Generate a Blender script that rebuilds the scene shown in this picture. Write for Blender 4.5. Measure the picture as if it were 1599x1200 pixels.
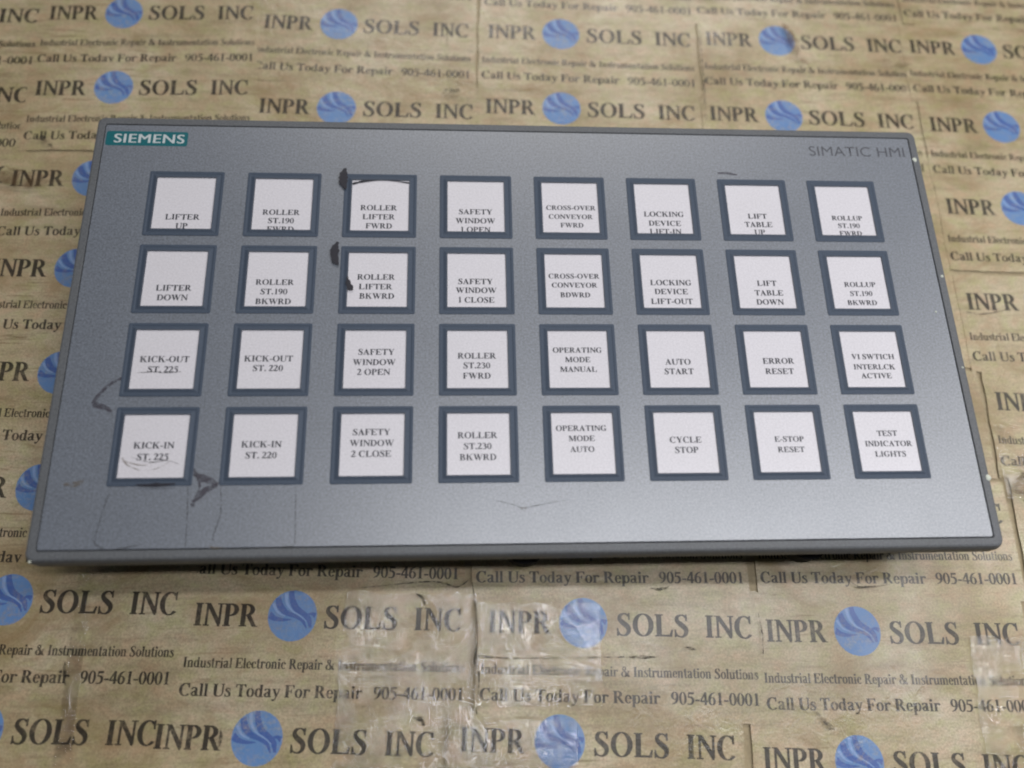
import bpy, bmesh, math, random
from mathutils import Vector, Matrix, noise
from mathutils.geometry import delaunay_2d_cdt

for o in list(bpy.data.objects):
    bpy.data.objects.remove(o)
S = bpy.context.scene
COL = S.collection
MM = 0.001

# ------------------------------------------------------------------ camera
cam_data = bpy.data.cameras.new("camera")
cam = bpy.data.objects.new("camera", cam_data)
COL.objects.link(cam)
S.camera = cam
RR = ((0.9978034203414748, 0.02425216955722885, -0.061645491535234416),
      (-0.002067069811727206, 0.9415206211935142, 0.33694902743553395),
      (0.06621224642954415, -0.3360814665213275, 0.9395026270764792))
right = Vector((RR[0][0], -RR[0][1], -RR[0][2]))
up = -Vector((RR[1][0], -RR[1][1], -RR[1][2]))
back = -Vector((RR[2][0], -RR[2][1], -RR[2][2]))
m = Matrix((right, up, back)).transposed().to_4x4()
m.translation = Vector((-0.02392, -0.11828, 0.30410))
cam.matrix_world = m
cam_data.sensor_width = 36
cam_data.lens = 1307.4 / 1599 * 36
cam_data.clip_start = 0.01
cam_data.clip_end = 60
cam_data.dof.use_dof = True
cam_data.dof.focus_distance = 0.298
cam_data.dof.aperture_fstop = 5.2

# ------------------------------------------------------------------ world, lamps, exposure
S.view_settings.view_transform = 'Standard'
S.view_settings.look = 'None'
S.view_settings.gamma = 1
S.view_settings.exposure = -0.34
S.cycles.filter_width = 2.1
W = bpy.data.worlds.new("World")
S.world = W
W.use_nodes = True
bgn = W.node_tree.nodes["Background"]
bgn.inputs[0].default_value = (0.86, 0.92, 1.0, 1)
bgn.inputs[1].default_value = 0.045


def area(name, loc, target, sx, sy, power, color):
    l = bpy.data.lights.new(name, 'AREA')
    l.shape = 'RECTANGLE'
    l.size, l.size_y = sx, sy
    l.energy = power
    l.color = color
    o = bpy.data.objects.new(name, l)
    COL.objects.link(o)
    o.location = loc
    o.rotation_euler = (Vector(target) - Vector(loc)).to_track_quat('-Z', 'Y').to_euler()
    return o


# twin-tube bench fixture hanging over the right half of the bench
area("bench_tube", (0.27, -0.110, 0.60), (0.27, -0.110, 0), 0.74, 0.026, 2.2, (0.97, 0.97, 1.0))
area("bench_tube", (0.27, 0.005, 0.60), (0.27, 0.005, 0), 0.74, 0.026, 2.2, (0.97, 0.97, 1.0))
# room fixture far behind the bench, then an added fill light from the right
area("rear_ceiling_lamp", (0.20, 1.55, 1.25), (0.1, 0.1, 0), 1.3, 0.4, 19.0, (1.0, 0.96, 0.92))
area("side_fill_light", (1.35, 0.40, 1.05), (0.1, 0.05, 0), 0.5, 0.7, 6.5, (1.0, 0.97, 0.94))  # added to brighten the bench, kept clear of the film's reflections


# ------------------------------------------------------------------ helpers
def tag(o, label=None, cat=None, group=None, kind=None):
    for k, v in (('label', label), ('category', cat), ('group', group), ('kind', kind)):
        if v:
            o[k] = v


def mesh_of(name, verts, faces, mat, smooth=False):
    me = bpy.data.meshes.new(name)
    me.from_pydata([tuple(v) for v in verts], [], faces)
    me.validate()
    me.update()
    if mat:
        me.materials.append(mat)
    if smooth:
        for p in me.polygons:
            p.use_smooth = True
    return me


def link(name, me, parent=None, loc=(0, 0, 0), rz=0.0):
    o = bpy.data.objects.new(name, me)
    COL.objects.link(o)
    o.location = loc
    o.rotation_euler = (0, 0, rz)
    if parent:
        o.parent = parent
    return o


def rrect(x0, y0, x1, y1, r, n=5):
    """counter-clockwise rounded rectangle"""
    pts = []
    for cx, cy, a0 in ((x1 - r, y1 - r, 0), (x0 + r, y1 - r, 90), (x0 + r, y0 + r, 180), (x1 - r, y0 + r, 270)):
        for i in range(n + 1):
            a = math.radians(a0 + 90 * i / n)
            pts.append((cx + r * math.cos(a), cy + r * math.sin(a)))
    return pts


def loft(name, loops, mat, cap0=False, cap1=False, parent=None, loc=(0, 0, 0), smooth=False):
    """loops: list of (points, z) with equal counts; faces between neighbours"""
    V, F = [], []
    n = len(loops[0][0])
    for pts, z in loops:
        V += [(x, y, z) for x, y in pts]
    for k in range(len(loops) - 1):
        for i in range(n):
            j = (i + 1) % n
            F.append((k * n + i, k * n + j, (k + 1) * n + j, (k + 1) * n + i))
    if cap0:
        F.append(tuple(reversed(range(n))))
    if cap1:
        F.append(tuple((len(loops) - 1) * n + i for i in range(n)))
    me = mesh_of(name, V, F, mat, smooth)
    return link(name, me, parent, loc)


# ------------------------------------------------------------------ materials
def nt(name):
    mt = bpy.data.materials.new(name)
    mt.use_nodes = True
    t = mt.node_tree
    return mt, t, t.nodes["Principled BSDF"]


def N(t, kind, **kw):
    n = t.nodes.new(kind)
    for k, v in kw.items():
        if k in n.inputs.keys():
            n.inputs[k].default_value = v
        else:
            setattr(n, k, v)
    return n


def ramp(t, src, stops):
    r = t.nodes.new("ShaderNodeValToRGB")
    e = r.color_ramp.elements
    e[0].position, e[0].color = stops[0][0], stops[0][1]
    e[1].position, e[1].color = stops[-1][0], stops[-1][1]
    for p, c in stops[1:-1]:
        q = e.new(p)
        q.color = c
    t.links.new(src, r.inputs[0])
    return r


def g(v):
    return (v, v, v, 1)


def mixc(t, fac, a, b, mode='MIX'):
    x = t.nodes.new("ShaderNodeMix")
    x.data_type = 'RGBA'
    x.blend_type = mode
    for sock, val in ((x.inputs[0], fac), (x.inputs[6], a), (x.inputs[7], b)):
        if hasattr(val, 'is_linked'):
            t.links.new(val, sock)
        else:
            sock.default_value = val
    return x.outputs[2]


def position(t, scale=(1, 1, 1), rot=0):
    gp = t.nodes.new("ShaderNodeNewGeometry")
    mp = t.nodes.new("ShaderNodeMapping")
    mp.inputs['Scale'].default_value = scale
    mp.inputs['Rotation'].default_value = (0, 0, rot)
    t.links.new(gp.outputs['Position'], mp.inputs[0])
    return mp.outputs[0]


def noise_tex(t, vec, scale, detail=3, rough=0.55, dist=0.0):
    n = N(t, "ShaderNodeTexNoise", Scale=scale, Detail=detail, Roughness=rough, Distortion=dist)
    t.links.new(vec, n.inputs['Vector'])
    return n.outputs['Fac']


def paper_colour(t):
    """worn kraft-beige label stock: mottling, streaks across, brown stains, flecks"""
    p = position(t)
    base = ramp(t, noise_tex(t, p, 26, 5, 0.6), [(0.28, (0.32, 0.25, 0.138, 1)), (0.5, (0.435, 0.36, 0.225, 1)), (0.72, (0.53, 0.46, 0.325, 1))]).outputs[0]
    st = ramp(t, noise_tex(t, position(t, (5, 34, 5), 0.03), 7, 6, 0.72), [(0.32, g(0.78)), (0.48, g(0.99)), (0.70, g(1.06))]).outputs[0]
    c = mixc(t, 1.0, base, st, 'MULTIPLY')
    sk = ramp(t, noise_tex(t, position(t, (4, 60, 4), 0.02), 11, 5, 0.7, 0.5), [(0.56, g(0)), (0.66, g(0.75))]).outputs[0]
    skg = ramp(t, noise_tex(t, p, 13, 3, 0.6), [(0.42, g(0.1)), (0.62, g(1))]).outputs[0]
    c = mixc(t, mixc(t, 1.0, sk, skg, 'MULTIPLY'), c, (0.20, 0.145, 0.075, 1))
    fine = ramp(t, noise_tex(t, p, 1400, 2, 0.7), [(0.3, g(0.74)), (0.7, g(1.22))]).outputs[0]
    c = mixc(t, 0.9, c, fine, 'MULTIPLY')
    hue = ramp(t, noise_tex(t, position(t, (1, 1.4, 1)), 130, 3, 0.6), [(0.32, (0.93, 1.0, 0.86, 1)), (0.5, (1, 1, 1, 1)), (0.68, (1.06, 0.96, 0.98, 1))]).outputs[0]
    c = mixc(t, 1.0, c, hue, 'MULTIPLY')
    stain = ramp(t, noise_tex(t, position(t, (1, 1.7, 1)), 19, 7, 0.68, 1.4), [(0.51, g(0)), (0.61, g(0.38)), (0.76, g(0.95))]).outputs[0]
    c = mixc(t, stain, c, (0.27, 0.185, 0.09, 1))
    v = N(t, "ShaderNodeTexVoronoi", Scale=62.0, Randomness=1.0)
    t.links.new(mixc(t, 0.02, p, N(t, "ShaderNodeTexNoise", Scale=300.0).outputs[1]), v.inputs['Vector'])
    spot = ramp(t, v.outputs['Distance'], [(0.04, g(0.8)), (0.11, g(0))]).outputs[0]
    gate = ramp(t, noise_tex(t, p, 21, 1), [(0.50, g(0)), (0.58, g(1))]).outputs[0]
    sp = mixc(t, 1.0, spot, gate, 'MULTIPLY')
    c = mixc(t, sp, c, (0.10, 0.075, 0.035, 1))
    # individual sheets differ a little in tone
    oi = t.nodes.new("ShaderNodeObjectInfo")
    return c, oi


def tape_gloss(t, b):
    """same crumpled plastic skin for the sheet and for the ink under it"""
    p = position(t)
    n1 = noise_tex(t, p, 210, 3, 0.6, 0.8)
    n2 = noise_tex(t, position(t, (1.0, 0.45, 1), 0.3), 70, 3, 0.5, 0.4)
    n3 = noise_tex(t, p, 1100, 1, 0.5)
    ma = N(t, "ShaderNodeMath", operation='MULTIPLY_ADD')
    ma.inputs[1].default_value = 0.5
    t.links.new(n1, ma.inputs[0])
    t.links.new(n2, ma.inputs[2])
    mb = N(t, "ShaderNodeMath", operation='MULTIPLY_ADD')
    mb.inputs[1].default_value = 0.06
    t.links.new(n3, mb.inputs[0])
    t.links.new(ma.outputs[0], mb.inputs[2])
    bp = N(t, "ShaderNodeBump", Strength=0.26, Distance=0.0011)
    t.links.new(mb.outputs[0], bp.inputs['Height'])
    t.links.new(bp.outputs[0], b.inputs['Normal'])
    r = ramp(t, noise_tex(t, p, 34, 3), [(0.35, g(0.20)), (0.65, g(0.42))])
    t.links.new(r.outputs[0], b.inputs['Roughness'])
    b.inputs['Specular IOR Level'].default_value = 0.34


def make_paper():
    mt, t, b = nt("printed_tape_paper")
    c, oi = paper_colour(t)
    rr = ramp(t, oi.outputs['Random'], [(0.0, g(0.965)), (1.0, g(1.03))]).outputs[0]
    c = mixc(t, 1.0, c, rr, 'MULTIPLY')
    t.links.new(c, b.inputs['Base Color'])
    tape_gloss(t, b)
    return mt


def make_ink(name, col, lo=0.42, hi=0.62, amount=0.8):
    """ink that has rubbed thin in patches, letting the paper show"""
    mt, t, b = nt(name)
    c, oi = paper_colour(t)
    p = position(t)
    f1 = ramp(t, noise_tex(t, p, 95, 4, 0.65), [(lo, g(0.0)), (hi, g(amount))]).outputs[0]
    f2 = ramp(t, noise_tex(t, p, 640, 2, 0.7), [(0.42, g(0.0)), (0.72, g(0.75))]).outputs[0]
    w = mixc(t, 1.0, f1, f2, 'MULTIPLY')
    base = mixc(t, 0.10, col, c)
    t.links.new(mixc(t, w, base, c), b.inputs['Base Color'])
    tape_gloss(t, b)
    return mt


def simple(name, col, rough=0.5, spec=0.4, grain=0.0, gscale=1500, bump=0.0, metallic=0.0, dirt=0.0):
    mt, t, b = nt(name)
    p = position(t)
    c = (col[0], col[1], col[2], 1)
    src = None
    if grain:
        gr = ramp(t, noise_tex(t, p, gscale, 2, 0.7), [(0.3, g(1 - grain)), (0.7, g(1 + grain))]).outputs[0]
        src = mixc(t, 1.0, c, gr, 'MULTIPLY')
    if dirt:
        d = ramp(t, noise_tex(t, p, 60, 5, 0.65), [(0.40, g(0)), (0.75, g(dirt))]).outputs[0]
        src = mixc(t, d, src if src is not None else c, (col[0] * .55 + .01, col[1] * .52 + .01, col[2] * .45 + .005, 1))
    if src is not None:
        t.links.new(src, b.inputs['Base Color'])
    else:
        b.inputs['Base Color'].default_value = c
    b.inputs['Metallic'].default_value = metallic
    b.inputs['Specular IOR Level'].default_value = spec
    r = ramp(t, noise_tex(t, p, 45, 4, 0.6), [(0.3, g(max(0.02, rough - 0.015))), (0.7, g(rough + 0.02))]).outputs[0]
    t.links.new(r, b.inputs['Roughness'])
    if bump:
        bp = N(t, "ShaderNodeBump", Strength=bump, Distance=0.0002)
        t.links.new(noise_tex(t, p, gscale, 2, 0.6), bp.inputs['Height'])
        t.links.new(bp.outputs[0], b.inputs['Normal'])
    return mt


def translucent_mark(name, col, lo, hi, top=0.8, scale=500):
    """thin marker or dirt film: see-through where noise thins it"""
    mt, t, b = nt(name)
    b.inputs['Base Color'].default_value = (*col, 1)
    b.inputs['Roughness'].default_value = 0.6
    p = position(t)
    a = ramp(t, noise_tex(t, p, scale, 4, 0.65), [(lo, g(0)), (hi, g(top))]).outputs[0]
    t.links.new(a, b.inputs['Alpha'])
    return mt


M_PAPER = make_paper()
M_INK = make_ink("tape_ink_black", (0.014, 0.013, 0.014, 1), 0.46, 0.68, 0.65)
M_INK_SMALL = make_ink("tape_ink_small", (0.02, 0.018, 0.017, 1), 0.42, 0.66, 0.7)
M_BLUE = make_ink("tape_ink_blue", (0.10, 0.235, 0.50, 1), 0.30, 0.62, 0.62)
M_DBLUE = make_ink("tape_ink_deep_blue", (0.035, 0.11, 0.37, 1), 0.36, 0.64, 0.6)
M_LBLUE = make_ink("tape_ink_pale_blue", (0.21, 0.34, 0.62, 1), 0.4, 0.64, 0.6)
M_BOARD = simple("bench_board", (0.37, 0.30, 0.185), 0.6, 0.3, 0.15, 500, 0.3, dirt=0.5)
M_FILM = simple("faceplate_film", (0.134, 0.152, 0.183), 0.40, 1.0, 0.42, 1500, 0.05, dirt=0.10)
_pb = M_FILM.node_tree.nodes["Principled BSDF"]
_pb.inputs['IOR'].default_value = 1.68
M_BEZEL = simple("bezel_plastic", (0.115, 0.122, 0.131), 0.52, 0.35, 0.28, 1600, 0.06, dirt=0.25)
M_GROOVE = simple("groove_shadow_gap", (0.02, 0.021, 0.023), 0.8, 0.1)  # near-black: the shade inside the groove is put into this colour
M_FRAME = simple("key_frame_blue_grey", (0.054, 0.073, 0.105), 0.60, 0.3, 0.14, 2200, 0.04)
M_RIM = simple("key_window_rim", (0.07, 0.084, 0.11), 0.55, 0.3, 0.08, 1800)
M_CARD = simple("key_label_card", (0.63, 0.615, 0.65), 0.33, 0.45, 0.10, 1600, 0.01, dirt=0.05)
M_KEYINK = simple("key_label_ink", (0.042, 0.045, 0.055), 0.35, 0.4, 0.3, 1300)
M_HOUSE = simple("housing_metal", (0.05, 0.05, 0.048), 0.5, 0.4, 0.1, 900)
M_CLIP = simple("clip_black", (0.006, 0.006, 0.006), 0.8, 0.1)
M_TEAL = simple("badge_teal", (0.008, 0.115, 0.135), 0.38, 0.45, 0.12, 1500)
M_WHITE = simple("badge_white", (0.48, 0.53, 0.54), 0.4, 0.4, 0.06, 1500)
M_MODEL = simple("model_text_grey", (0.075, 0.078, 0.09), 0.4, 0.4, 0.2, 1500)
M_MARKER = translucent_mark("marker_violet_black", (0.06, 0.055, 0.072), 0.30, 0.60, 0.85)
M_MARKER_D = translucent_mark("marker_dense_black", (0.012, 0.012, 0.02), 0.12, 0.38, 0.98)
M_CUT = translucent_mark("cut_line", (0.032, 0.03, 0.026), 0.33, 0.60, 0.72)
M_DIRT = translucent_mark("dirt_brown", (0.16, 0.12, 0.07), 0.38, 0.66, 0.7, 350)
M_CHIP = simple("chip_pale", (0.55, 0.58, 0.50), 0.6, 0.3, 0.1)
M_SCUFF = translucent_mark("scuff_dark", (0.035, 0.028, 0.016), 0.38, 0.6, 0.85, 420)
M_STAIN = translucent_mark("stain_brown", (0.12, 0.065, 0.022), 0.38, 0.72, 0.75, 200)


def make_clear():
    mt, t, b = nt("clear_tape_film")
    out = t.nodes["Material Output"]
    tr = N(t, "ShaderNodeBsdfTransparent")
    tr.inputs[0].default_value = (1, 1, 1, 1)
    gl = N(t, "ShaderNodeBsdfGlossy", Roughness=0.055)
    gl.inputs[0].default_value = (1, 1, 1, 1)
    df = N(t, "ShaderNodeBsdfDiffuse")
    df.inputs[0].default_value = (0.72, 0.69, 0.66, 1)
    p = position(t)
    n1 = noise_tex(t, position(t, (1, 0.55, 1), 0.25), 210, 4, 0.62, 1.6)
    n2 = noise_tex(t, p, 760, 2, 0.5, 0.5)
    ma = N(t, "ShaderNodeMath", operation='MULTIPLY_ADD')
    ma.inputs[1].default_value = 0.22
    t.links.new(n2, ma.inputs[0])
    t.links.new(n1, ma.inputs[2])
    bp = N(t, "ShaderNodeBump", Strength=1.0, Distance=0.0009)
    t.links.new(ma.outputs[0], bp.inputs['Height'])
    t.links.new(bp.outputs[0], gl.inputs['Normal'])
    fr = N(t, "ShaderNodeFresnel", IOR=1.72)
    m1 = N(t, "ShaderNodeMixShader")
    m1.inputs[0].default_value = 0.0
    t.links.new(tr.outputs[0], m1.inputs[1])
    t.links.new(df.outputs[0], m1.inputs[2])
    m2 = N(t, "ShaderNodeMixShader")
    # the film only shows where air is trapped under it
    air = ramp(t, noise_tex(t, position(t, (1, 0.7, 1), 0.2), 58, 6, 0.7, 0.8), [(0.41, g(0.0)), (0.54, g(1.0))]).outputs[0]
    mm = N(t, "ShaderNodeMath", operation='MULTIPLY')
    t.links.new(fr.outputs[0], mm.inputs[0])
    t.links.new(air, mm.inputs[1])
    t.links.new(mm.outputs[0], m2.inputs[0])
    t.links.new(m1.outputs[0], m2.inputs[1])
    t.links.new(gl.outputs[0], m2.inputs[2])
    t.links.new(m2.outputs[0], out.inputs[0])
    return mt


M_CLEAR = make_clear()


# ------------------------------------------------------------------ serif lettering (outlines built here)
def R_(x0, y0, x1, y1):
    return [(x0, y0), (x1, y0), (x1, y1), (x0, y1)]


def ring(cx, cy, ro, so, ri, si, a0, a1, ix=0, n=16):
    """arc band as quads; outer ellipse ro x so, inner ri x si (centre shifted by ix)"""
    out = []
    for k in range(n):
        a = math.radians(a0 + (a1 - a0) * k / n)
        b = math.radians(a0 + (a1 - a0) * (k + 1) / n)
        out.append([(cx + ro * math.cos(a), cy + so * math.sin(a)), (cx + ro * math.cos(b), cy + so * math.sin(b)),
                    (cx + ix + ri * math.cos(b), cy + si * math.sin(b)), (cx + ix + ri * math.cos(a), cy + si * math.sin(a))])
    return out


def spline(pts, per=5):
    q = [pts[0]] + list(pts) + [pts[-1]]
    out = []
    for i in range(1, len(q) - 2):
        for k in range(per):
            u = k / per
            r = []
            for d in range(len(pts[0])):
                a, b, c, e = q[i - 1][d], q[i][d], q[i + 1][d], q[i + 2][d]
                r.append(0.5 * (2 * b + (c - a) * u + (2 * a - 5 * b + 4 * c - e) * u * u + (3 * b - a - 3 * c + e) * u ** 3))
            out.append(tuple(r))
    out.append(tuple(pts[-1]))
    return out


def stroke(pts, per=5):
    """(x, y, width) control points -> band of quads"""
    s = spline(pts, per)
    L = []
    for i, (x, y, w) in enumerate(s):
        a, b = s[max(0, i - 1)], s[min(len(s) - 1, i + 1)]
        dx, dy = b[0] - a[0], b[1] - a[1]
        l = math.hypot(dx, dy) or 1
        L.append(((x - dy / l * w / 2, y + dx / l * w / 2), (x + dy / l * w / 2, y - dx / l * w / 2)))
    return [[L[i][0], L[i + 1][0], L[i + 1][1], L[i][1]] for i in range(len(L) - 1)]


ST, TH, SF = 150, 60, 40


def stem(x, y0=0, y1=676, w=ST, bot=True, top=True, e=52):
    o = [R_(x, y0, x + w, y1)]
    if bot:
        o.append(R_(x - e, y0, x + w + e, y0 + SF))
    if top:
        o.append(R_(x - e, y1 - SF, x + w + e, y1))
    return o


def lstem(x, y1, w=120, bot=True, y0=0):
    o = [R_(x, y0, x + w, y1), [(x - 55, y1 - 50), (x + 5, y1 - 60), (x + 5, y1), (x - 55, y1 - 22)]]
    if bot:
        o.append(R_(x - 45, y0, x + w + 45, y0 + SF))
    return o


def bowl(x, y0, y1, ro, th=ST, tt=52):
    cy, so = (y0 + y1) / 2, (y1 - y0) / 2
    return ring(x, cy, ro, so, ro - th, so - tt, -90, 90, 0, 14)


G = {}
G['I'] = (389, stem(124))
G['L'] = (667, stem(90) + [R_(200, 0, 600, 60), [(520, 20), (600, 0), (640, 215), (612, 215)]])
G['T'] = (667, stem(264, 0, 676, top=False) + [R_(35, 620, 632, 676), [(35, 676), (35, 500), (60, 500), (135, 645)], [(632, 676), (632, 500), (607, 500), (530, 645)]])
G['E'] = (667, stem(90) + [R_(200, 0, 600, 60), R_(200, 618, 590, 676), R_(220, 316, 420, 368),
                           [(520, 20), (600, 0), (640, 200), (612, 200)], [(505, 650), (590, 676), (605, 505), (580, 505)], [(385, 342), (418, 450), (440, 450), (440, 230), (418, 230)]])
G['F'] = (611, stem(90) + [R_(200, 618, 570, 676), R_(220, 316, 410, 368), [(485, 650), (570, 676), (585, 495), (560, 495)], [(375, 342), (408, 450), (430, 450), (430, 230), (408, 230)]])
G['H'] = (778, stem(92) + stem(545) + [R_(220, 312, 560, 366)])
G['N'] = (722, [[(20, 676), (205, 676), (622, 150), (622, -12), (585, -12), (85, 640)]] + stem(96, 0, 640, TH, True, False, 72) + stem(582, 40, 676, TH, False, True, 72) + [R_(20, 646, 120, 676)])
G['M'] = (944, [[(28, 676), (235, 676), (500, 140), (425, 0), (405, 0), (105, 640)], [(425, 0), (460, 0), (735, 676), (690, 676)]] + stem(96, 0, 640, TH, True, False, 70) + stem(690) + [R_(20, 646, 120, 676), R_(690, 646, 900, 676)])
G['P'] = (611, stem(90) + [R_(200, 638, 305, 676), R_(200, 300, 305, 338)] + bowl(300, 300, 676, 270))
G['R'] = (722, stem(90) + [R_(200, 638, 305, 676), R_(200, 318, 320, 354)] + bowl(300, 318, 676, 262) + [[(270, 340), (425, 345), (650, 30), (715, 30), (715, 0), (530, 0)]])
G['B'] = (667, stem(90) + [R_(200, 638, 305, 676), R_(200, 330, 330, 364), R_(200, 0, 320, 36)] + bowl(295, 332, 676, 250) + bowl(310, 0, 364, 295))
G['D'] = (722, stem(90) + [R_(200, 638, 305, 676), R_(200, 0, 305, 38)] + bowl(300, 0, 676, 385, 150))
G['O'] = (778, ring(389, 338, 354, 352, 204, 314, 0, 360, 0, 32))
_c = [[(600, 440), (628, 440), (628, 690), (604, 690), (575, 640), (560, 600)]]
G['C'] = (722, ring(395, 338, 360, 352, 205, 314, 48, 318, 8, 24) + _c)
G['G'] = (778, ring(395, 338, 360, 352, 205, 314, 48, 300, 8, 24) + _c + [R_(520, 40, 655, 300), R_(460, 272, 725, 302), [(520, 40), (655, 90), (570, 10), (500, -8), (440, -12), (440, 26)]])
G['S'] = (556, stroke([(430, 585, 40), (370, 650, 42), (262, 664, 46), (150, 605, 90), (130, 500, 118), (215, 410, 140), (340, 325, 150), (430, 235, 140), (430, 110, 105), (340, 20, 60), (240, 5, 42), (130, 40, 44), (75, 130, 30)])
          + [[(450, 480), (475, 480), (470, 690), (448, 690), (420, 640)], [(45, 225), (70, 225), (105, 40), (70, -12), (48, -12)]])
G['U'] = (722, stem(90, 200, 676, ST, False, True) + stem(585, 200, 676, TH, False, True, 72) + ring(361, 215, 271, 230, 0, 0, 0, 0, 0, 1)[:0]
          + stroke([(160, 240, 140), (175, 120, 130), (250, 35, 75), (370, 10, 52), (520, 50, 48), (595, 130, 46), (608, 240, 46)]))
G['A'] = (722, [[(70, 20), (118, 20), (350, 600), (345, 690)], [(330, 690), (365, 690), (645, 20), (480, 20), (275, 530)], R_(170, 200, 500, 240), R_(10, 0, 235, SF), R_(410, 0, 712, SF)])
G['V'] = (722, [[(75, 656), (245, 656), (425, 180), (370, -14), (350, -14)], [(350, -14), (375, -14), (640, 660), (590, 660)], R_(12, 646, 325, 676), R_(490, 646, 712, 676)])
G['W'] = (1000, [[(60, 656), (215, 656), (370, 180), (325, -14), (305, -14)], [(305, -14), (330, -14), (535, 560), (510, 660)], [(400, 656), (560, 656), (720, 180), (675, -14), (655, -14)], [(655, -14), (680, -14), (930, 660), (885, 660)], R_(8, 646, 290, 676), R_(350, 646, 640, 676), R_(800, 646, 994, 676)])
G['Y'] = (722, stem(300, 0, 320, ST, True, False) + [[(65, 656), (235, 656), (440, 300), (300, 260)], [(380, 300), (440, 300), (640, 656), (590, 656)], R_(10, 646, 310, 676), R_(490, 646, 712, 676)])
G['K'] = (778, stem(90) + [[(215, 270), (240, 300), (620, 656), (560, 656), (215, 330)], [(300, 380), (400, 470), (690, 25), (530, 20)], R_(450, 646, 720, 676), R_(440, 0, 765, SF)])
G['0'] = (500, ring(250, 338, 226, 350, 108, 320, 0, 360, 0, 28))
G['1'] = (500, stem(205, 0, 688, 125, True, False, 70) + [[(85, 600), (215, 620), (330, 688), (300, 688)]])
G['2'] = (500, stroke([(35, 520, 30), (85, 620, 70), (210, 655, 75), (330, 590, 130), (345, 470, 130), (250, 300, 90), (60, 60, 60)]) + [R_(25, 0, 430, 105), [(400, 60), (430, 60), (475, 190), (450, 190)]])
G['3'] = (500, stroke([(50, 560, 35), (120, 640, 70), (230, 655, 70), (330, 580, 115), (320, 450, 100), (190, 370, 50)]) + stroke([(190, 370, 50), (340, 320, 110), (395, 200, 130), (340, 70, 100), (210, 15, 65), (70, 45, 70)]))
G['4'] = (500, [R_(290, 0, 410, 688), R_(25, 150, 475, 240), [(25, 240), (25, 200), (75, 200), (330, 600), (330, 688), (310, 688)]])
G['5'] = (500, [R_(120, 565, 440, 676), [(120, 676), (160, 676), (120, 400), (75, 380)]] + stroke([(90, 400, 50), (230, 410, 90), (355, 330, 125), (385, 200, 125), (310, 60, 90), (180, 15, 60), (40, 40, 60)]))
G['6'] = (500, ring(258, 210, 222, 220, 100, 185, 0, 360, 0, 24) + stroke([(100, 210, 120), (110, 400, 120), (230, 590, 80), (440, 680, 25)]))
G['9'] = (500, ring(242, 468, 222, 220, 100, 185, 0, 360, 0, 24) + stroke([(400, 468, 120), (390, 278, 120), (270, 90, 80), (60, 0, 25)]))
G['-'] = (333, [R_(40, 190, 293, 285)])
G['.'] = (250, ring(125, 65, 78, 78, 0.1, 0.1, 0, 360, 0, 12))
G['&'] = (833, ring(300, 540, 165, 145, 75, 115, 0, 360, 0, 20) + ring(270, 175, 240, 190, 115, 145, 0, 360, 0, 20) + [[(180, 500), (300, 500), (800, 40), (740, -5), (640, -5)]]
          + stroke([(400, 0, 40), (560, 90, 50), (650, 250, 50), (680, 380, 40)]) + [R_(560, 370, 790, 398)])
G['a'] = (500, stroke([(70, 350, 90), (110, 425, 70), (220, 450, 50), (320, 400, 110), (330, 300, 120), (330, 100, 120), (385, 35, 70), (470, 60, 30)]) + ring(185, 125, 150, 130, 50, 85, 60, 330, 0, 16) + stroke([(330, 290, 40), (200, 245, 50), (120, 190, 60)]))
G['c'] = (444, ring(245, 232, 215, 240, 95, 205, 40, 320, 6, 18) + ring(350, 345, 58, 58, 0.1, 0.1, 0, 360, 0, 10))
G['d'] = (556, ring(240, 232, 210, 240, 95, 205, 0, 360, 0, 22) + lstem(335, 676, 120, False) + [R_(335, 0, 520, SF)])
G['e'] = (444, ring(232, 232, 205, 240, 95, 205, 0, 325, 0, 20) + [R_(110, 235, 425, 275)])
G['f'] = (333, lstem(85, 460, 120)[:1] + [R_(40, 0, 260, SF), R_(15, 425, 310, 461)] + stroke([(145, 420, 120), (155, 580, 115), (240, 665, 60), (340, 620, 70)]))
G['i'] = (278, lstem(75, 461) + ring(135, 606, 76, 76, 0.1, 0.1, 0, 360, 0, 12))
G['l'] = (278, lstem(75, 676))
_n = stroke([(150, 380, 50), (250, 440, 55), (340, 440, 80), (400, 350, 118), (400, 180, 118)])
G['n'] = (556, lstem(70, 461) + _n + [R_(341, 0, 461, 220), R_(300, 0, 505, SF)])
G['m'] = (833, lstem(70, 461) + _n + [R_(341, 0, 461, 220), R_(300, 0, 505, SF)] + [[(x + 280, y) for x, y in q] for q in _n] + [R_(621, 0, 741, 220), R_(580, 0, 785, SF)])
G['o'] = (500, ring(250, 232, 226, 242, 106, 208, 0, 360, 0, 24))
G['p'] = (556, lstem(65, 461, 120, False, -205) + [R_(20, -205, 235, -175)] + ring(320, 232, 208, 240, 92, 205, 0, 360, 0, 22))
G['r'] = (444, lstem(75, 461) + stroke([(170, 340, 50), (260, 430, 60), (350, 430, 80)]) + ring(375, 390, 62, 62, 0.1, 0.1, 0, 360, 0, 10))
G['s'] = (389, stroke([(320, 390, 40), (250, 445, 42), (150, 430, 70), (100, 350, 95), (200, 270, 105), (300, 190, 110), (320, 90, 85), (220, 15, 50), (110, 20, 45), (55, 90, 30)]) + [[(310, 320), (335, 320), (335, 465), (312, 465)], [(35, 150), (60, 150), (60, -10), (37, -10)]])
G['t'] = (333, [R_(85, 80, 205, 600), R_(15, 425, 300, 461), [(85, 600), (205, 640), (205, 440), (60, 450)]] + stroke([(145, 120, 120), (165, 35, 80), (240, 20, 50), (310, 80, 30)]))
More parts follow.
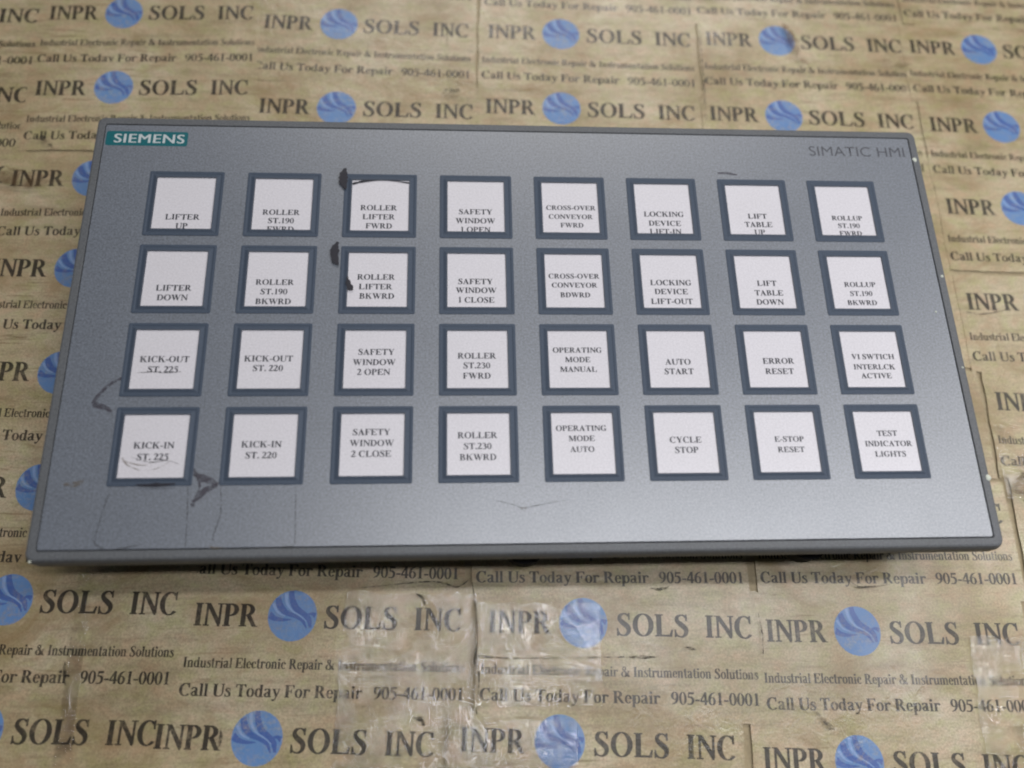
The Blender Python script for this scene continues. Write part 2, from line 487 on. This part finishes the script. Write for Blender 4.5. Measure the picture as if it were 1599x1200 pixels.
G['u'] = (556, lstem(60, 461, 118, False, 100) + stroke([(118, 180, 118), (130, 60, 110), (230, 20, 60), (360, 90, 50)]) + lstem(355, 461, 118, False) + [R_(355, 0, 520, SF)])
G['y'] = (500, [[(50, 440), (175, 440), (305, 130), (255, 0)], [(255, 0), (305, 30), (460, 440), (415, 440)], [(80, -200), (130, -200), (215, -120), (300, 60), (255, 40), (170, -120), (90, -150)], R_(10, 431, 235, 461), R_(330, 431, 490, 461)] + ring(80, -145, 58, 58, 0.1, 0.1, 0, 360, 0, 10))

_cache = {}


def area2(p):
    return sum(p[i][0] * p[(i + 1) % len(p)][1] - p[(i + 1) % len(p)][0] * p[i][1] for i in range(len(p)))


def glyph(ch):
    """union of the glyph's strokes as one clean triangulation (no overlaps)"""
    if ch in _cache:
        return _cache[ch]
    verts, faces = [], []
    for p in G[ch][1]:
        if abs(area2(p)) < 1:
            continue
        if area2(p) < 0:
            p = p[::-1]
        b = len(verts)
        verts += [Vector((x / 1000, y / 1000)) for x, y in p]
        faces.append(list(range(b, b + len(p))))
    v, e, f, _a, _b, of = delaunay_2d_cdt(verts, [], faces, 1, 1e-5)
    _cache[ch] = ([(q.x, q.y) for q in v], [tuple(x) for x, o_ in zip(f, of) if o_])
    return _cache[ch]


def text_geo(s, em, cx=None, x0=None, x1=None, y=0.0, track=0.0):
    """flat lettering in mm: centred on cx, or fitted from x0 to x1; y is the baseline"""
    pen, V, F = 0.0, [], []
    for ch in s:
        if ch == ' ':
            pen += 0.25 + track
            continue
        v, f = glyph(ch)
        b = len(V)
        V += [(pen + x, q) for x, q in v]
        F += [tuple(b + i for i in t) for t in f]
        pen += G[ch][0] / 1000 + track
    lo, hi = min(p[0] for p in V), max(p[0] for p in V)
    if x0 is not None:
        k = (x1 - x0) / (hi - lo)
        V = [(x0 + (p[0] - lo) * k, y + p[1] * em) for p in V]
    else:
        V = [(cx + (p[0] - (lo + hi) / 2) * em, y + p[1] * em) for p in V]
    return V, F


def join_geo(parts):
    V, F = [], []
    for v, f in parts:
        b = len(V)
        V += v
        F += [tuple(b + i for i in t) for t in f]
    return V, F


def flat_mesh(name, geo, mat, z=0.0, fat=0.0):
    """fat: weight added to the lettering, as a second pass of ink printed a hair to the side"""
    V, F = geo
    vv = [((x - fat / 2) * MM, y * MM, z) for x, y in V]
    ff = list(F)
    if fat:
        vv += [((x + fat / 2) * MM, y * MM, z + 0.000008) for x, y in V]
        ff += [tuple(i + len(V) for i in f) for f in F]
    me = mesh_of(name, vv, ff, mat)
    # all faces up
    bm = bmesh.new()
    bm.from_mesh(me)
    for f in bm.faces:
        f.normal_update()
        if f.normal.z < 0:
            f.normal_flip()
    bm.to_mesh(me)
    bm.free()
    return me


def union(quads, eps=1e-5):
    verts, faces = [], []
    for p in quads:
        if abs(area2(p)) < 1e-9:
            continue
        if area2(p) < 0:
            p = p[::-1]
        b = len(verts)
        verts += [Vector(q) for q in p]
        faces.append(list(range(b, b + len(p))))
    v, e, f, _a, _b, of = delaunay_2d_cdt(verts, [], faces, 1, eps)
    return [(q.x, q.y) for q in v], [tuple(x) for x, o_ in zip(f, of) if o_]


# ------------------------------------------------------------------ bench top with printed tape
rnd = random.Random(4)
bench = loft("bench_top", [(rrect(-0.62, -0.42, 0.66, 0.52, 0.01), -0.03), (rrect(-0.62, -0.42, 0.66, 0.52, 0.01), 0.0)], M_BOARD, True, True)
tag(bench, "worn kraft coloured bench top covered in printed tape", kind='structure')

# shared print meshes (mm, origin at the middle of the globe emblem)
me_name = flat_mesh("name_lettering", join_geo([
    text_geo("INPR", 11.2, x0=-33.3, x1=-11.6, y=-3.9),
    text_geo("SOLS", 11.2, x0=11.7, x1=36.8, y=-3.9),
    text_geo("INC", 11.2, x0=43.3, x1=59.6, y=-3.9)]), M_INK, 0, 0.3)
me_tag = flat_mesh("tagline_lettering", text_geo("Industrial Electronic Repair & Instrumentation Solutions", 4.9, x0=-35.5, x1=60.8, y=-17.6), M_INK_SMALL, 0, 0.16)
me_call = flat_mesh("phone_lettering", join_geo([
    text_geo("Call Us Today For Repair", 5.9, x0=-35.6, x1=26.2, y=-26.4),
    text_geo("905-461-0001", 5.9, x0=30.0, x1=60.5, y=-26.4)]), M_INK, 0, 0.2)
RG = 8.5
disc = [(RG * math.cos(2 * math.pi * i / 48), RG * math.sin(2 * math.pi * i / 48)) for i in range(48)]
me_globe = flat_mesh("globe_emblem", (disc, [tuple(range(48))]), M_BLUE)


def sc(pts, inset=0.97):
    out = []
    for x, y, w in pts:
        out.append((x * RG, y * RG, w * RG))
    return out


def clip_disc(geo):
    V, F = geo
    r = RG * 0.985
    out = []
    for x, y in V:
        d = math.hypot(x, y)
        out.append((x * r / d, y * r / d) if d > r else (x, y))
    return out, F


me_swirl = flat_mesh("globe_swirl", clip_disc(union(
    stroke(sc([(-.14, .97, .20), (-.08, .67, .24), (.12, .30, .26), (.45, .09, .20), (.68, -.12, .22), (.78, -.45, .10)]), 7) +
    stroke(sc([(-.66, .72, .22), (-.55, .38, .28), (-.27, .12, .22), (.12, -.02, .15), (.42, -.17, .14), (.62, -.48, .05)]), 7) +
    stroke(sc([(-.97, .02, .30), (-.72, -.12, .20), (-.38, -.17, .13), (-.02, -.15, .03)]), 7) +
    stroke(sc([(.55, .05, .05), (.78, .10, .12), (.96, .02, .22)]), 5), 1e-4)), M_DBLUE)
me_band = flat_mesh("globe_band", clip_disc(union(  # pale band printed as part of the emblem
    stroke(sc([(-.38, .90, .13), (-.30, .50, .12), (-.05, .20, .07), (.25, .05, .05), (.60, -.18, .03)]), 6) +
    stroke(sc([(-.85, .42, .12), (-.62, .10, .08), (-.30, -.03, .04)]), 6), 1e-4)), M_LBLUE)

# measured sheets: (column, row): x mm, y mm of the globe, rotation in degrees
B = {(1, 1): (-170.4, 165.2, 2.0), (1, 2): (-169.6, 125.2, 1.7), (1, 3): (-172.0, 79.9, .8), (1, 4): (-172.6, 38.9, -.6),
     (1, 5): (-171.9, -4.8, -1.2), (1, 6): (-172.5, -48.5, -1.2), (1, 7): (-176.3, -87.4, -2.1), (1, 8): (-178.9, -128.4, -2.3),
     (2, 1): (-76.2, 162.3, -1.6), (2, 2): (-75.3, 116.9, -.8), (2, 6): (-81.5, -54.8, -2.2), (2, 7): (-80.6, -94.6, -2.4), (2, 8): (-89.6, -133.4, -3.2),
     (3, 1): (23.9, 159.7, -1.4), (3, 2): (22.4, 118.9, -1.2), (3, 6): (19.2, -59.0, -1.2), (3, 7): (20.4, -99.0, -2.5), (3, 8): (10.4, -137.2, -3.3),
     (4, 1): (124.7, 159.2, -1.2), (4, 2): (122.3, 117.1, -1.7), (4, 6): (122.3, -61.0, -1.3), (4, 7): (118.9, -103.8, -2.0), (4, 8): (112.5, -146.5, -3.3),
     (5, 1): (221.7, 157.0, -2.1), (5, 2): (222.7, 113.5, -2.2), (5, 3): (221.4, 71.1, -1.6), (5, 4): (221.2, 25.6, -1.3), (5, 5): (223.6, -19.0, -3.0),
     (5, 6): (225.0, -62.5, -2.2), (5, 7): (222.5, -108.0, -2.5), (5, 8): (219.0, -151.0, -2.6),
     (1, 0): (-171.5, 207.0, 1.6), (2, 0): (-75.4, 205.5, -1.2), (3, 0): (25.8, 201.0, -1.5), (4, 0): (124.9, 199.8, -1.0), (5, 0): (225.6, 200.9, -2.0),
     (0, 0): (-268.0, 203.0, 1.4), (0, 1): (-266.6, 161.6, 1.2), (0, 2): (-263.6, 119.9, .8), (0, 3): (-264.3, 80.3, 1.0), (0, 4): (-265.5, 38.0, .2), (0, 5): (-267.0, -5.0, -.8),
     (0, 6): (-268.0, -48.0, -1.4), (0, 7): (-274.5, -88.0, -2.0), (0, 8): (-276.0, -130.0, -2.0),
     (2, 3): (-75.5, 76.0, -1), (2, 4): (-75.5, 33.0, -1), (2, 5): (-73.5, -11.0, -1.5), (3, 3): (22.5, 77.0, -1), (3, 4): (22.0, 33.0, -1.2), (3, 5): (20.5, -14.0, -1.2),
     (4, 3): (122, 74.0, -1.4), (4, 4): (122, 30.0, -1.4), (4, 5): (122, -16.0, -1.4),
     (0, 9): (-280, -173, -2.5), (1, 9): (-185, -171, -2.5), (2, 9): (-92, -176, -3), (3, 9): (9, -180, -3), (4, 9): (110, -188, -3), (5, 9): (212, -193, -2.8)}
HIDDEN = {(c, r) for c in (2, 3, 4) for r in (3, 4, 5)}


LEFT, TOP = {}, {}


def sheet_mesh(name, seed):
    """one sheet of printed tape, slightly ragged edges, real thickness"""
    r = random.Random(seed)
    x0, x1, y0, y1 = LEFT.get(seed, -37.3) + r.uniform(-.3, .3), 62.7 + r.uniform(-.3, .4), -31.6 + r.uniform(-.8, .5), TOP.get(seed, 12.3 + r.uniform(-.4, .9))
    P = []
    for (ax, ay, bx, by, n) in ((x0, y0, x1, y0, 26), (x1, y0, x1, y1, 12), (x1, y1, x0, y1, 26), (x0, y1, x0, y0, 12)):
        for i in range(n):
            u = i / n
            j = noise.noise(Vector((ax + (bx - ax) * u, ay + (by - ay) * u, seed * 7.3)) * 0.12) * 0.55 + r.uniform(-.08, .08)
            x, y = ax + (bx - ax) * u, ay + (by - ay) * u
            if ax == bx:
                x += j
            else:
                y += j
            P.append((x * MM, y * MM))
    n = len(P)
    V = [(x, y, -0.00012) for x, y in P] + [(x, y, 0.0) for x, y in P]
    F = [(i, (i + 1) % n, n + (i + 1) % n, n + i) for i in range(n)] + [tuple(n + i for i in range(n))]
    return mesh_of(name, V, F, M_PAPER)


sheets = {}
for k, ((c, r), (x, y, a)) in enumerate(sorted(B.items(), key=lambda q: (q[0][1], q[0][0]))):
    # lower rows lie over upper ones, alternate columns over their neighbours
    z = 0.00035 + 0.00006 * r + (0.00016 if c % 2 else 0.0) + (0.00022 if (c, r) in ((3, 8), (2, 8)) else 0)
    if (c, r) == (2, 8):
        LEFT[k], TOP[k] = -33.6, 11.0
    if (c, r) == (3, 8):
        TOP[k] = 9.3
    s = link("printed_tape", sheet_mesh("printed_tape", k), bench, (x * MM, y * MM, z), math.radians(a))
    s.scale = ({1: 0.945, 2: 0.98}.get(c, 1.0) + rnd.uniform(-.004, .004), 1, 1)
    sheets[(c, r)] = s
    if (c, r) in HIDDEN:
        continue
    for nm, me, dz in (("name_lettering", me_name, .00003), ("tagline_lettering", me_tag, .00003), ("phone_lettering", me_call, .00003),
                       ("globe_emblem", me_globe, .00003), ("globe_swirl", me_swirl, .00005), ("globe_band", me_band, .00006)):
        o = link(nm, me, s, (rnd.uniform(-.3, .3) * MM, rnd.uniform(-.25, .25) * MM if 'globe' not in nm else 0, dz), 0)
        if 'globe' in nm:
            o.location.x = 0
            o.rotation_euler = (0, 0, math.radians(rnd.uniform(-3, 3)))


# lengths of clear tape pressed over the seams
def clear_strip(pts, w, z, seed):
    s = spline([(x, y, w) for x, y in pts], 10)
    V, F = [], []
    m_ = 8
    for i, (x, y, ww) in enumerate(s):
        a, b = s[max(0, i - 1)], s[min(len(s) - 1, i + 1)]
        dx, dy = b[0] - a[0], b[1] - a[1]
        l = math.hypot(dx, dy) or 1
        for j in range(m_ + 1):
            u = (j / m_ - .5) * ww
            if j in (0, m_):
                u *= 1 + .06 * noise.noise(Vector((i * .9, j * 3.1, seed))) 
            px, py = x - dy / l * u, y + dx / l * u
            if i in (0, len(s) - 1):
                px += dx / l * .9 * noise.noise(Vector((j * 1.3, i * .7, seed * 2)))
            h = noise.noise(Vector((px * .35, py * .35, seed))) * 0.00011
            V.append((px * MM, py * MM, z + 0.00012 + h))
    for i in range(len(s) - 1):
        for j in range(m_):
            q = i * (m_ + 1) + j
            F.append((q, q + m_ + 1, q + m_ + 2, q + 1))
    me = mesh_of("clear_tape", V, F, M_CLEAR, True)
    return link("clear_tape", me, bench)


ZT = 0.00125
clear_strip([(-64, -122), (-40, -123), (-17.5, -123.5)], 70, ZT, 1.0)
clear_strip([(-17, -108.5), (8, -109), (26, -109.5)], 34, ZT + .0003, 2.0)
clear_strip([(158, -130), (190, -132), (240, -134)], 48, ZT, 3.0)
clear_strip([(-18, -178), (-17.2, -135), (-16, -128)], 8, ZT + .0006, 5.0)
clear_strip([(-16, -148), (0, -148), (16, -148.5)], 36, ZT, 6.0)
clear_strip([(-151.5, -78), (-151, -110), (-150.5, -160)], 5, ZT, 7.0)
clear_strip([(186, -42), (215, -43), (240, -44)], 30, ZT, 8.0)


def flat_stroke(name, pts, z, mat, parent, per=6):
    """pts: (x, y, width) in mm"""
    thin = {'film_cut': 0.72, 'dirt_smear': 0.75, 'tape_scuff': 0.85}.get(name, 1.0)
    jr = random.Random(len(pts) * 31 + int(pts[0][0] * 10))
    q = []
    for x, y, w in spline(pts, 4):
        q.append((x + jr.uniform(-.1, .1) * min(1.0, w), y + jr.uniform(-.1, .1) * min(1.0, w), w * thin * jr.uniform(.7, 1.15)))
    pts, per = q, 2
    return link(name, flat_mesh(name, union(stroke(pts, per), 1e-4), mat, z), parent)


# scuffs, tears and stains on the sheets
ZS = 0.0022
for pts in ([(-18.5, -84.5, .3), (-17.3, -95, .9), (-16.9, -105, .6), (-17.6, -110.2, 1.8), (-16.5, -116, .8), (-17.5, -128, .4)],
            [(-16.8, -109.3, 1.2), (-6, -110.3, .5), (12, -110.6, .3), (36, -110.8, .7), (40, -111.0, 1.4), (46, -111, .3)],
            [(-40, -128, .3), (-36, -129, 2.0), (-35, -131, 1.0)], [(-38.5, -88, .3), (-36, -89.5, 1.3), (-35, -92, .4)],
            [(97, -127.5, .4), (100, -131, 1.0), (103, -134.5, 2.6), (105, -136, .6)],
            [(-154, -108, .5), (-153.6, -112, 1.6), (-152.6, -116, .3)], [(-101.3, -130, .6), (-101, -133, 1.4), (-101.6, -136, .5)],
            [(-19, -83, .2), (-24, -86, .7), (-33, -84, .5), (-60, -86, .2)], [(83, -97, .3), (83.6, -105, .8), (83, -112, .3)],
            [(56, -108, .4), (58, -108.5, 1.3), (59.5, -109, .3)], [(52, -87, .3), (49, -88, 1.2), (45, -87.6, .3)],
            [(201, -58.5, .3), (207, -61, 2.0), (213, -59, .5)], [(118, -86, .3), (122, -88.6, .9), (133, -88, .3)],
            [(-29, 126.4, 1.2), (-25, 126, 2.2), (-22, 126.4, .5)], [(-195, 99, 2), (-192, 96.5, 2.6), (-189, 93, .6)],
            [(222, 46, .6), (226, 46.5, 2.2), (231, 46, .5)], [(185, 21, .3), (192, 20, .8), (204, 22, .3)],
            [(-28, 164.5, .4), (-28, 160, .5), (-27.5, 150, .3)], [(88, 163, .3), (87.4, 140, .8), (86, 112, .3)]):
    flat_stroke("tape_scuff", pts, ZS, M_SCUFF, bench)
for pts in ([(-214, 81, 2), (-203, 78.5, 7), (-192, 76.5, 4), (-183, 77, 1)], [(-206, 84, 1), (-198, 80, 4), (-190, 79.5, 1)],
            [(128, 168, 1), (131, 160, 5), (133, 150, 3), (138, 142, 1)], [(-62, -160, 2), (-50, -152, 8), (-44, -146, 2)],
            [(188, -53, 3), (196, -52, 12), (207, -51, 9), (214, -49, 2)], [(172, 148, 1), (178, 146, 5), (186, 146, 1)]):
    flat_stroke("tape_stain", pts, ZS + .0001, M_STAIN, bench)

# ------------------------------------------------------------------ operator panel
PW, PH, ZT_ = 308 * MM, 160 * MM, 40 * MM
panel = bpy.data.objects.new("operator_panel", None)
COL.objects.link(panel)
tag(panel, "grey industrial push-button operator panel with 32 white labelled keys lying on the taped bench", "control panel")


def rr(ins, r):
    i = ins * MM
    return rrect(-PW / 2 + i, -PH / 2 + i, PW / 2 - i, PH / 2 - i, r * MM, 6)


loft("bezel", [(rr(8, .5), .0325), (rr(-.6, 3.2), .0325), (rr(-1.0, 3.2), .0335), (rr(-1.0, 3.2), .0372), (rr(-.7, 3.0), .0386), (rr(-.1, 2.6), .0398), (rr(.5, 2.2), .0400), (rr(2.45, .9), .0400), (rr(2.6, .8), .0398), (rr(2.6, .8), .0392), (rr(4.5, .3), .0392)], M_BEZEL, parent=panel)
loft("film_groove", [(rr(2.62, .8), .03925), (rr(4.4, .3), .03925)], M_GROOVE, parent=panel)
film = loft("faceplate_film", [(rr(2.95, .7), .03925), (rr(2.95, .7), .03985), (rr(3.05, .6), .03995)], M_FILM, cap1=True, parent=panel)
loft("housing", [(rrect(-.1465, -.0755, .1465, .0745, .002), .0018), (rrect(-.1465, -.0755, .1465, .0745, .002), .0325)], M_HOUSE, True, True, parent=panel)
for x in (-.0011, .0958):
    pts = [(x + .0062 * math.cos(a) * 1.0, -.0768 - .0046 * math.sin(a)) for a in [math.pi * i / 10 for i in range(11)]]
    clip = loft("mounting_clip", [(pts, .016), (pts, .0235)], M_CLIP, True, True, parent=panel)

# keys
KX0, KY0, PX, PY = -120.0, 44.47, 34.4165, 29.66
KEYS = [
    [[('LIFTER', 0.1, -6.3), ('UP', 0.1, -9.9)], [('ROLLER', -0.3, -4.0), ('ST.190', -0.2, -7.4), ('FWRD', -0.2, -10.8)], [('ROLLER', -0.4, -1.7), ('LIFTER', -0.3, -5.4), ('FWRD', -0.2, -9.1)], [('SAFETY', -0.1, -2.9), ('WINDOW', -0.2, -6.6), ('1 OPEN', -0.2, -10.2)], [('CROSS-OVER', 0.2, -0.8), ('CONVEYOR', 0.0, -4.5), ('FWRD', 0.3, -8.0)], [('LOCKING', 0.0, -3.0), ('DEVICE', 0.1, -6.8), ('LIFT-IN', 0.1, -10.2)], [('LIFT', 0.6, -3.4), ('TABLE', 0.6, -6.9), ('UP', 0.7, -10.1)], [('ROLLUP', 0.2, -3.8), ('ST.190', 0.4, -7.0), ('FWRD', 0.6, -10.2)]],
    [[('LIFTER', 0.1, -4.3), ('DOWN', 0.0, -7.9)], [('ROLLER', -0.6, -1.9), ('ST.190', -0.7, -5.5), ('BKWRD', -0.7, -9.2)], [('ROLLER', -0.5, 0.3), ('LIFTER', -0.6, -3.4), ('BKWRD', -0.1, -7.0)], [('SAFETY', -0.4, -1.2), ('WINDOW', -0.2, -4.6), ('1 CLOSE', -0.2, -8.3)], [('CROSS-OVER', 0.0, 1.1), ('CONVEYOR', 0.0, -2.4), ('BDWRD', 0.1, -6.2)], [('LOCKING', 0.1, -1.2), ('DEVICE', 0.0, -4.7), ('LIFT-OUT', -0.1, -8.5)], [('LIFT', 0.6, -1.2), ('TABLE', 0.9, -5.0), ('DOWN', 0.9, -8.6)], [('ROLLUP', 0.5, -1.5), ('ST.190', 0.4, -5.1), ('BKWRD', 0.2, -8.7)]],
    [[('KICK-OUT', 0.0, -0.7), ('ST. 225', -0.2, -4.3)], [('KICK-OUT', -0.7, -0.5), ('ST. 220', -0.7, -3.9)], [('SAFETY', 0.4, 1.9), ('WINDOW', -0.2, -1.8), ('2 OPEN', -0.3, -5.3)], [('ROLLER', -0.2, 0.5), ('ST.230', -0.3, -3.0), ('FWRD', -0.3, -6.7)], [('OPERATING', -0.3, 2.6), ('MODE', -0.3, -0.9), ('MANUAL', -0.2, -4.4)], [('AUTO', -0.1, -1.7), ('START', 0.0, -5.2)], [('ERROR', 0.9, -1.4), ('RESET', 0.8, -5.2)], [('VI SWTICH', 0.4, 0.2), ('INTERLCK', 0.4, -3.6), ('ACTIVE', 0.5, -6.9)]],
    [[('KICK-IN', 0.0, -0.5), ('ST. 225', 0.0, -4.3)], [('KICK-IN', -0.8, -0.4), ('ST. 220', -0.7, -4.0)], [('SAFETY', -0.3, 3.5), ('WINDOW', -0.1, -0.2), ('2 CLOSE', -0.2, -3.8)], [('ROLLER', -0.3, 2.2), ('ST.230', -0.3, -1.5), ('BKWRD', -0.2, -5.2)], [('OPERATING', -0.4, 4.4), ('MODE', -0.4, 0.9), ('AUTO', -0.4, -2.8)], [('CYCLE', -0.1, 0.2), ('STOP', 0.0, -3.3)], [('E-STOP', 0.8, 0.2), ('RESET', 1.0, -3.4)], [('TEST', 0.5, 2.0), ('INDICATOR', 0.5, -1.6), ('LIGHTS', 0.5, -5.2)]],
]
ZF = .03995


def sq(h, v, r=.3):
    return rrect(-h * MM, -v * MM, h * MM, v * MM, r * MM, 2)


HK, VK = 13.05, 13.0      # half outside size
HW, VW = 10.2, 10.35       # half window size
me_frame = None
for r in range(4):
    for c in range(8):
        kx, ky = KX0 + c * PX, KY0 - r * PY
        if me_frame is None:
            k = loft("key", [(sq(HK, VK, .5), ZF - .0001), (sq(HK, VK, .5), ZF + .00014), (sq(HK - .12, VK - .12, .4), ZF + .00020), (sq(HK - .75, VK - .75, .3), ZF + .00020),
                             (sq(HK - 1.1, VK - 1.1, .3), ZF + .00006), (sq(HK - 1.5, VK - 1.5, .3), ZF + .00010), (sq(HW + .45, VW + .45, .3), ZF + .00042)], M_FRAME, parent=panel)
            me_frame = k.data
            rim0 = loft("key_rim", [(sq(HW + .45, VW + .45, .3), ZF + .00042), (sq(HW + .1, VW + .1, .3), ZF + .00044), (sq(HW, VW, .2), ZF + .00008)], M_RIM, parent=k)
            me_rim = rim0.data
            card0 = loft("label_card", [(sq(HW + .02, VW + .02, .2), ZF + .00008)] * 2, M_CARD, cap1=True, parent=k)
            me_card = card0.data
        else:
            k = link("key", me_frame, panel)
            link("key_rim", me_rim, k)
            link("label_card", me_card, k)
        k.location = (kx * MM, ky * MM, 0)
        lines = KEYS[r][c]
        words = " ".join(l[0] for l in lines)
        k["label"] = "square key with white card reading " + words
        em = 3.1
        if c == 7 or words.startswith(("OPERATING", "E-STOP")):
            em = 2.82
        if c == 4 and r < 2:
            em = 2.78
        geo = []
        for s_, lx, ly in lines:
            e_ = 3.2 if s_ in ('LIFTER', 'UP', 'DOWN') and c == 0 else em
            geo.append(text_geo(s_, e_, cx=lx, y=ly + .71 - 0.34 * e_))
        me = flat_mesh("key_lettering", join_geo(geo), M_KEYINK, ZF + .00013, 0.07)
        bm = bmesh.new()
        bm.from_mesh(me)
        bmesh.ops.bisect_plane(bm, geom=bm.verts[:] + bm.edges[:] + bm.faces[:], plane_co=(0, -(VW - .02) * MM, 0), plane_no=(0, -1, 0), clear_outer=True)
        bm.to_mesh(me)
        bm.free()
        link("key_lettering", me, k)


# brand badge and model name (plain sans lettering)
def sans(name, body, x0, x1, y0, y1, z, mat, parent, off=0.0, track=1.0, fat=0.0):
    cu = bpy.data.curves.new(name, 'FONT')
    cu.body = body
    cu.offset = off
    cu.space_character = track
    o = bpy.data.objects.new(name, cu)
    COL.objects.link(o)
    bpy.context.view_layer.update()
    me = bpy.data.meshes.new_from_object(o.evaluated_get(bpy.context.evaluated_depsgraph_get()))
    bpy.data.objects.remove(o)
    bpy.data.curves.remove(cu)
    xs = [v.co.x for v in me.vertices]
    ys = [v.co.y for v in me.vertices]
    ax, bx, ay, by = min(xs), max(xs), min(ys), max(ys)
    for v in me.vertices:
        v.co.x = (x0 + (v.co.x - ax) / (bx - ax) * (x1 - x0)) * MM
        v.co.y = (y0 + (v.co.y - ay) / (by - ay) * (y1 - y0)) * MM
        v.co.z = z
    if fat:
        V = [v.co.copy() for v in me.vertices]
        F = [tuple(p.vertices) for p in me.polygons]
        me = mesh_of(name, V + [v + Vector((fat * MM, 0, 0.00001)) for v in V], F + [tuple(i + len(V) for i in f) for f in F], None)
    me.materials.clear()
    me.materials.append(mat)
    return link(name, me, parent)


badge = loft("brand_badge", [(rrect(-.1505, .0682, -.1215, .0743, .0008, 3), ZF), (rrect(-.1505, .0682, -.1215, .0743, .0008, 3), ZF + .00004)], M_TEAL, cap1=True, parent=panel)
sans("badge_lettering", "SIEMENS", -147.6, -122.9, 69.35, 73.15, ZF + .00008, M_WHITE, badge, 0.0, 1.08, 0.3)
sans("model_lettering", "SIMATIC HMI", 111.0, 148.6, 68.6, 72.9, ZF + .00004, M_MODEL, panel, -0.004, 1.0)

# marks, cuts and dirt on the film and keys
ZM = ZF + .00005
ZK = ZF + .00075
for pts in ([(-132.6, -21.3, .8), (-136.5, -23.6, 1.0), (-140.4, -28.9, 1.3), (-140.2, -30.6, 1.8), (-136.8, -31.6, 1.9), (-134.6, -33.0, .7)],
            [(-107.1, -52.2, 1.2), (-105.8, -54.2, 1.6), (-103.0, -55.4, 2.6), (-98.9, -57.2, 1.0)], [(-98.9, -57.2, .8), (-102.6, -59.0, 2.4), (-106.2, -62.6, 1.0)],
            [(-106.3, -63.2, 1.2), (-106.1, -63.6, 1.2), (-105.9, -64.0, .8)], [(-106.5, -53, .4), (-104.5, -57.5, .8), (-105.5, -61, .3)]):
    flat_stroke("marker_mark", pts, ZM, M_MARKER, panel)
    ZM += .00001
for pts in ([(-64.0, 59.4, .8), (-64.6, 57, 2.9), (-64.6, 54, 3.1), (-63.5, 50.8, .8)], [(-65.4, 29.2, .8), (-66.3, 26.5, 2.9), (-66.2, 23, 3.1), (-65.0, 20.2, .8)]):
    flat_stroke("marker_mark", pts, ZK, M_MARKER_D, panel)
flat_stroke("marker_mark", [(-61.6, 15.6, .5), (-61.2, 13.6, 1.5), (-60.6, 11.8, 2.0), (-59.7, 10.4, 1.0)], ZK, M_MARKER_D, panel)
flat_stroke("marker_mark", [(-61.3, 53.2, .9), (-56.5, 54.4, .8), (-50, 55.0, .35), (-40.8, 53.9, .5)], ZF + .0003, M_MARKER_D, panel)
flat_stroke("marker_mark", [(74.2, 60.2, .5), (77.5, 60.2, 1.0), (81.5, 59.5, .5)], ZM, M_MARKER, panel)
flat_stroke("marker_mark", [(-123.7, -57.2, .4), (-117.8, -57.3, 1.2), (-111.9, -57.0, .5)], ZK, M_MARKER_D, panel)
for pts in ([(-131.6, -58.4, .15), (-132.7, -63.5, .35), (-134.2, -73.6, .3), (-133.6, -75.6, .5), (-131.3, -76.8, .6)], [(-108.1, -57.9, .3), (-107.3, -68, .32), (-106.9, -76.9, .3)],
            [(-98.1, -57.9, .3), (-97.3, -66.0, .4), (-98.9, -73.5, .35), (-98.4, -75, .2)], [(-74.8, -57.9, .25), (-74.2, -68, .28), (-73.9, -76.6, .3)],
            [(-73.9, -76.8, .3), (-82, -77.3, .35), (-90, -77.5, .2)], [(-11.4, -63.3, .15), (-6.3, -64.5, .25), (-2.6, -65.7, .35), (4.0, -64.6, .35), (12.3, -63.3, .12)],
            [(-127.6, -77.0, .3), (-123.5, -76.4, .5), (-120.4, -75.5, .2)]):
    flat_stroke("film_cut", pts, ZF + .00010, M_CUT, panel)
for pts in ([(-146.0, -56.6, .6), (-143.0, -56.8, 2.0), (-140.0, -55.8, 1.0)], [(-3.6, -65.8, .5), (-2.6, -66.1, 1.0), (-1.4, -66.0, .4)],
            [(-99.6, -76.6, .4), (-97.6, -77.2, 1.0), (-95.6, -77.0, .3)]):
    flat_stroke("dirt_spot", pts, ZF + .00014, M_DIRT, panel)
for pts in ([(-126.4, -48.2, .15), (-123, -49.3, .3), (-120.0, -49.9, .5), (-115.3, -49.3, .35), (-111.6, -50.6, .2)], [(-128.3, -19.7, .2), (-123.2, -19.3, .5), (-119, -19.7, .45), (-114.3, -19.3, .3)],
            [(-129.4, -48.4, .9), (-127.2, -50.8, .6), (-122.5, -52.6, .3), (-117.5, -51.6, .25), (-114.6, -49.6, .3)], [(-128.5, -49.4, .3), (-124.5, -50.6, .5), (-120, -50.9, .3)]):
    flat_stroke("dirt_smear", pts, ZF + .00022, M_CUT if pts[0][2] < .25 else M_DIRT, panel)
for x, y, s_ in ((152.3, 67.5, 1.1), (153.0, 17.6, .7), (153.2, -18, .5), (153.6, -57.4, 1.1), (147.8, 3.4, .45), (-152.5, -80.4, .5)):
    rc = random.Random(int(x * 10))
    pts = [(x * MM + s_ * MM * (.7 + .4 * rc.random()) * math.cos(a), y * MM + s_ * MM * (.7 + .4 * rc.random()) * math.sin(a)) for a in [2 * math.pi * i / 9 for i in range(9)]]
    loft("chip", [(pts, ZF), ([(p[0] * .5 + x * MM * .5, p[1] * .5 + y * MM * .5) for p in pts], ZF + .00022)], M_CHIP, cap1=True, parent=panel)
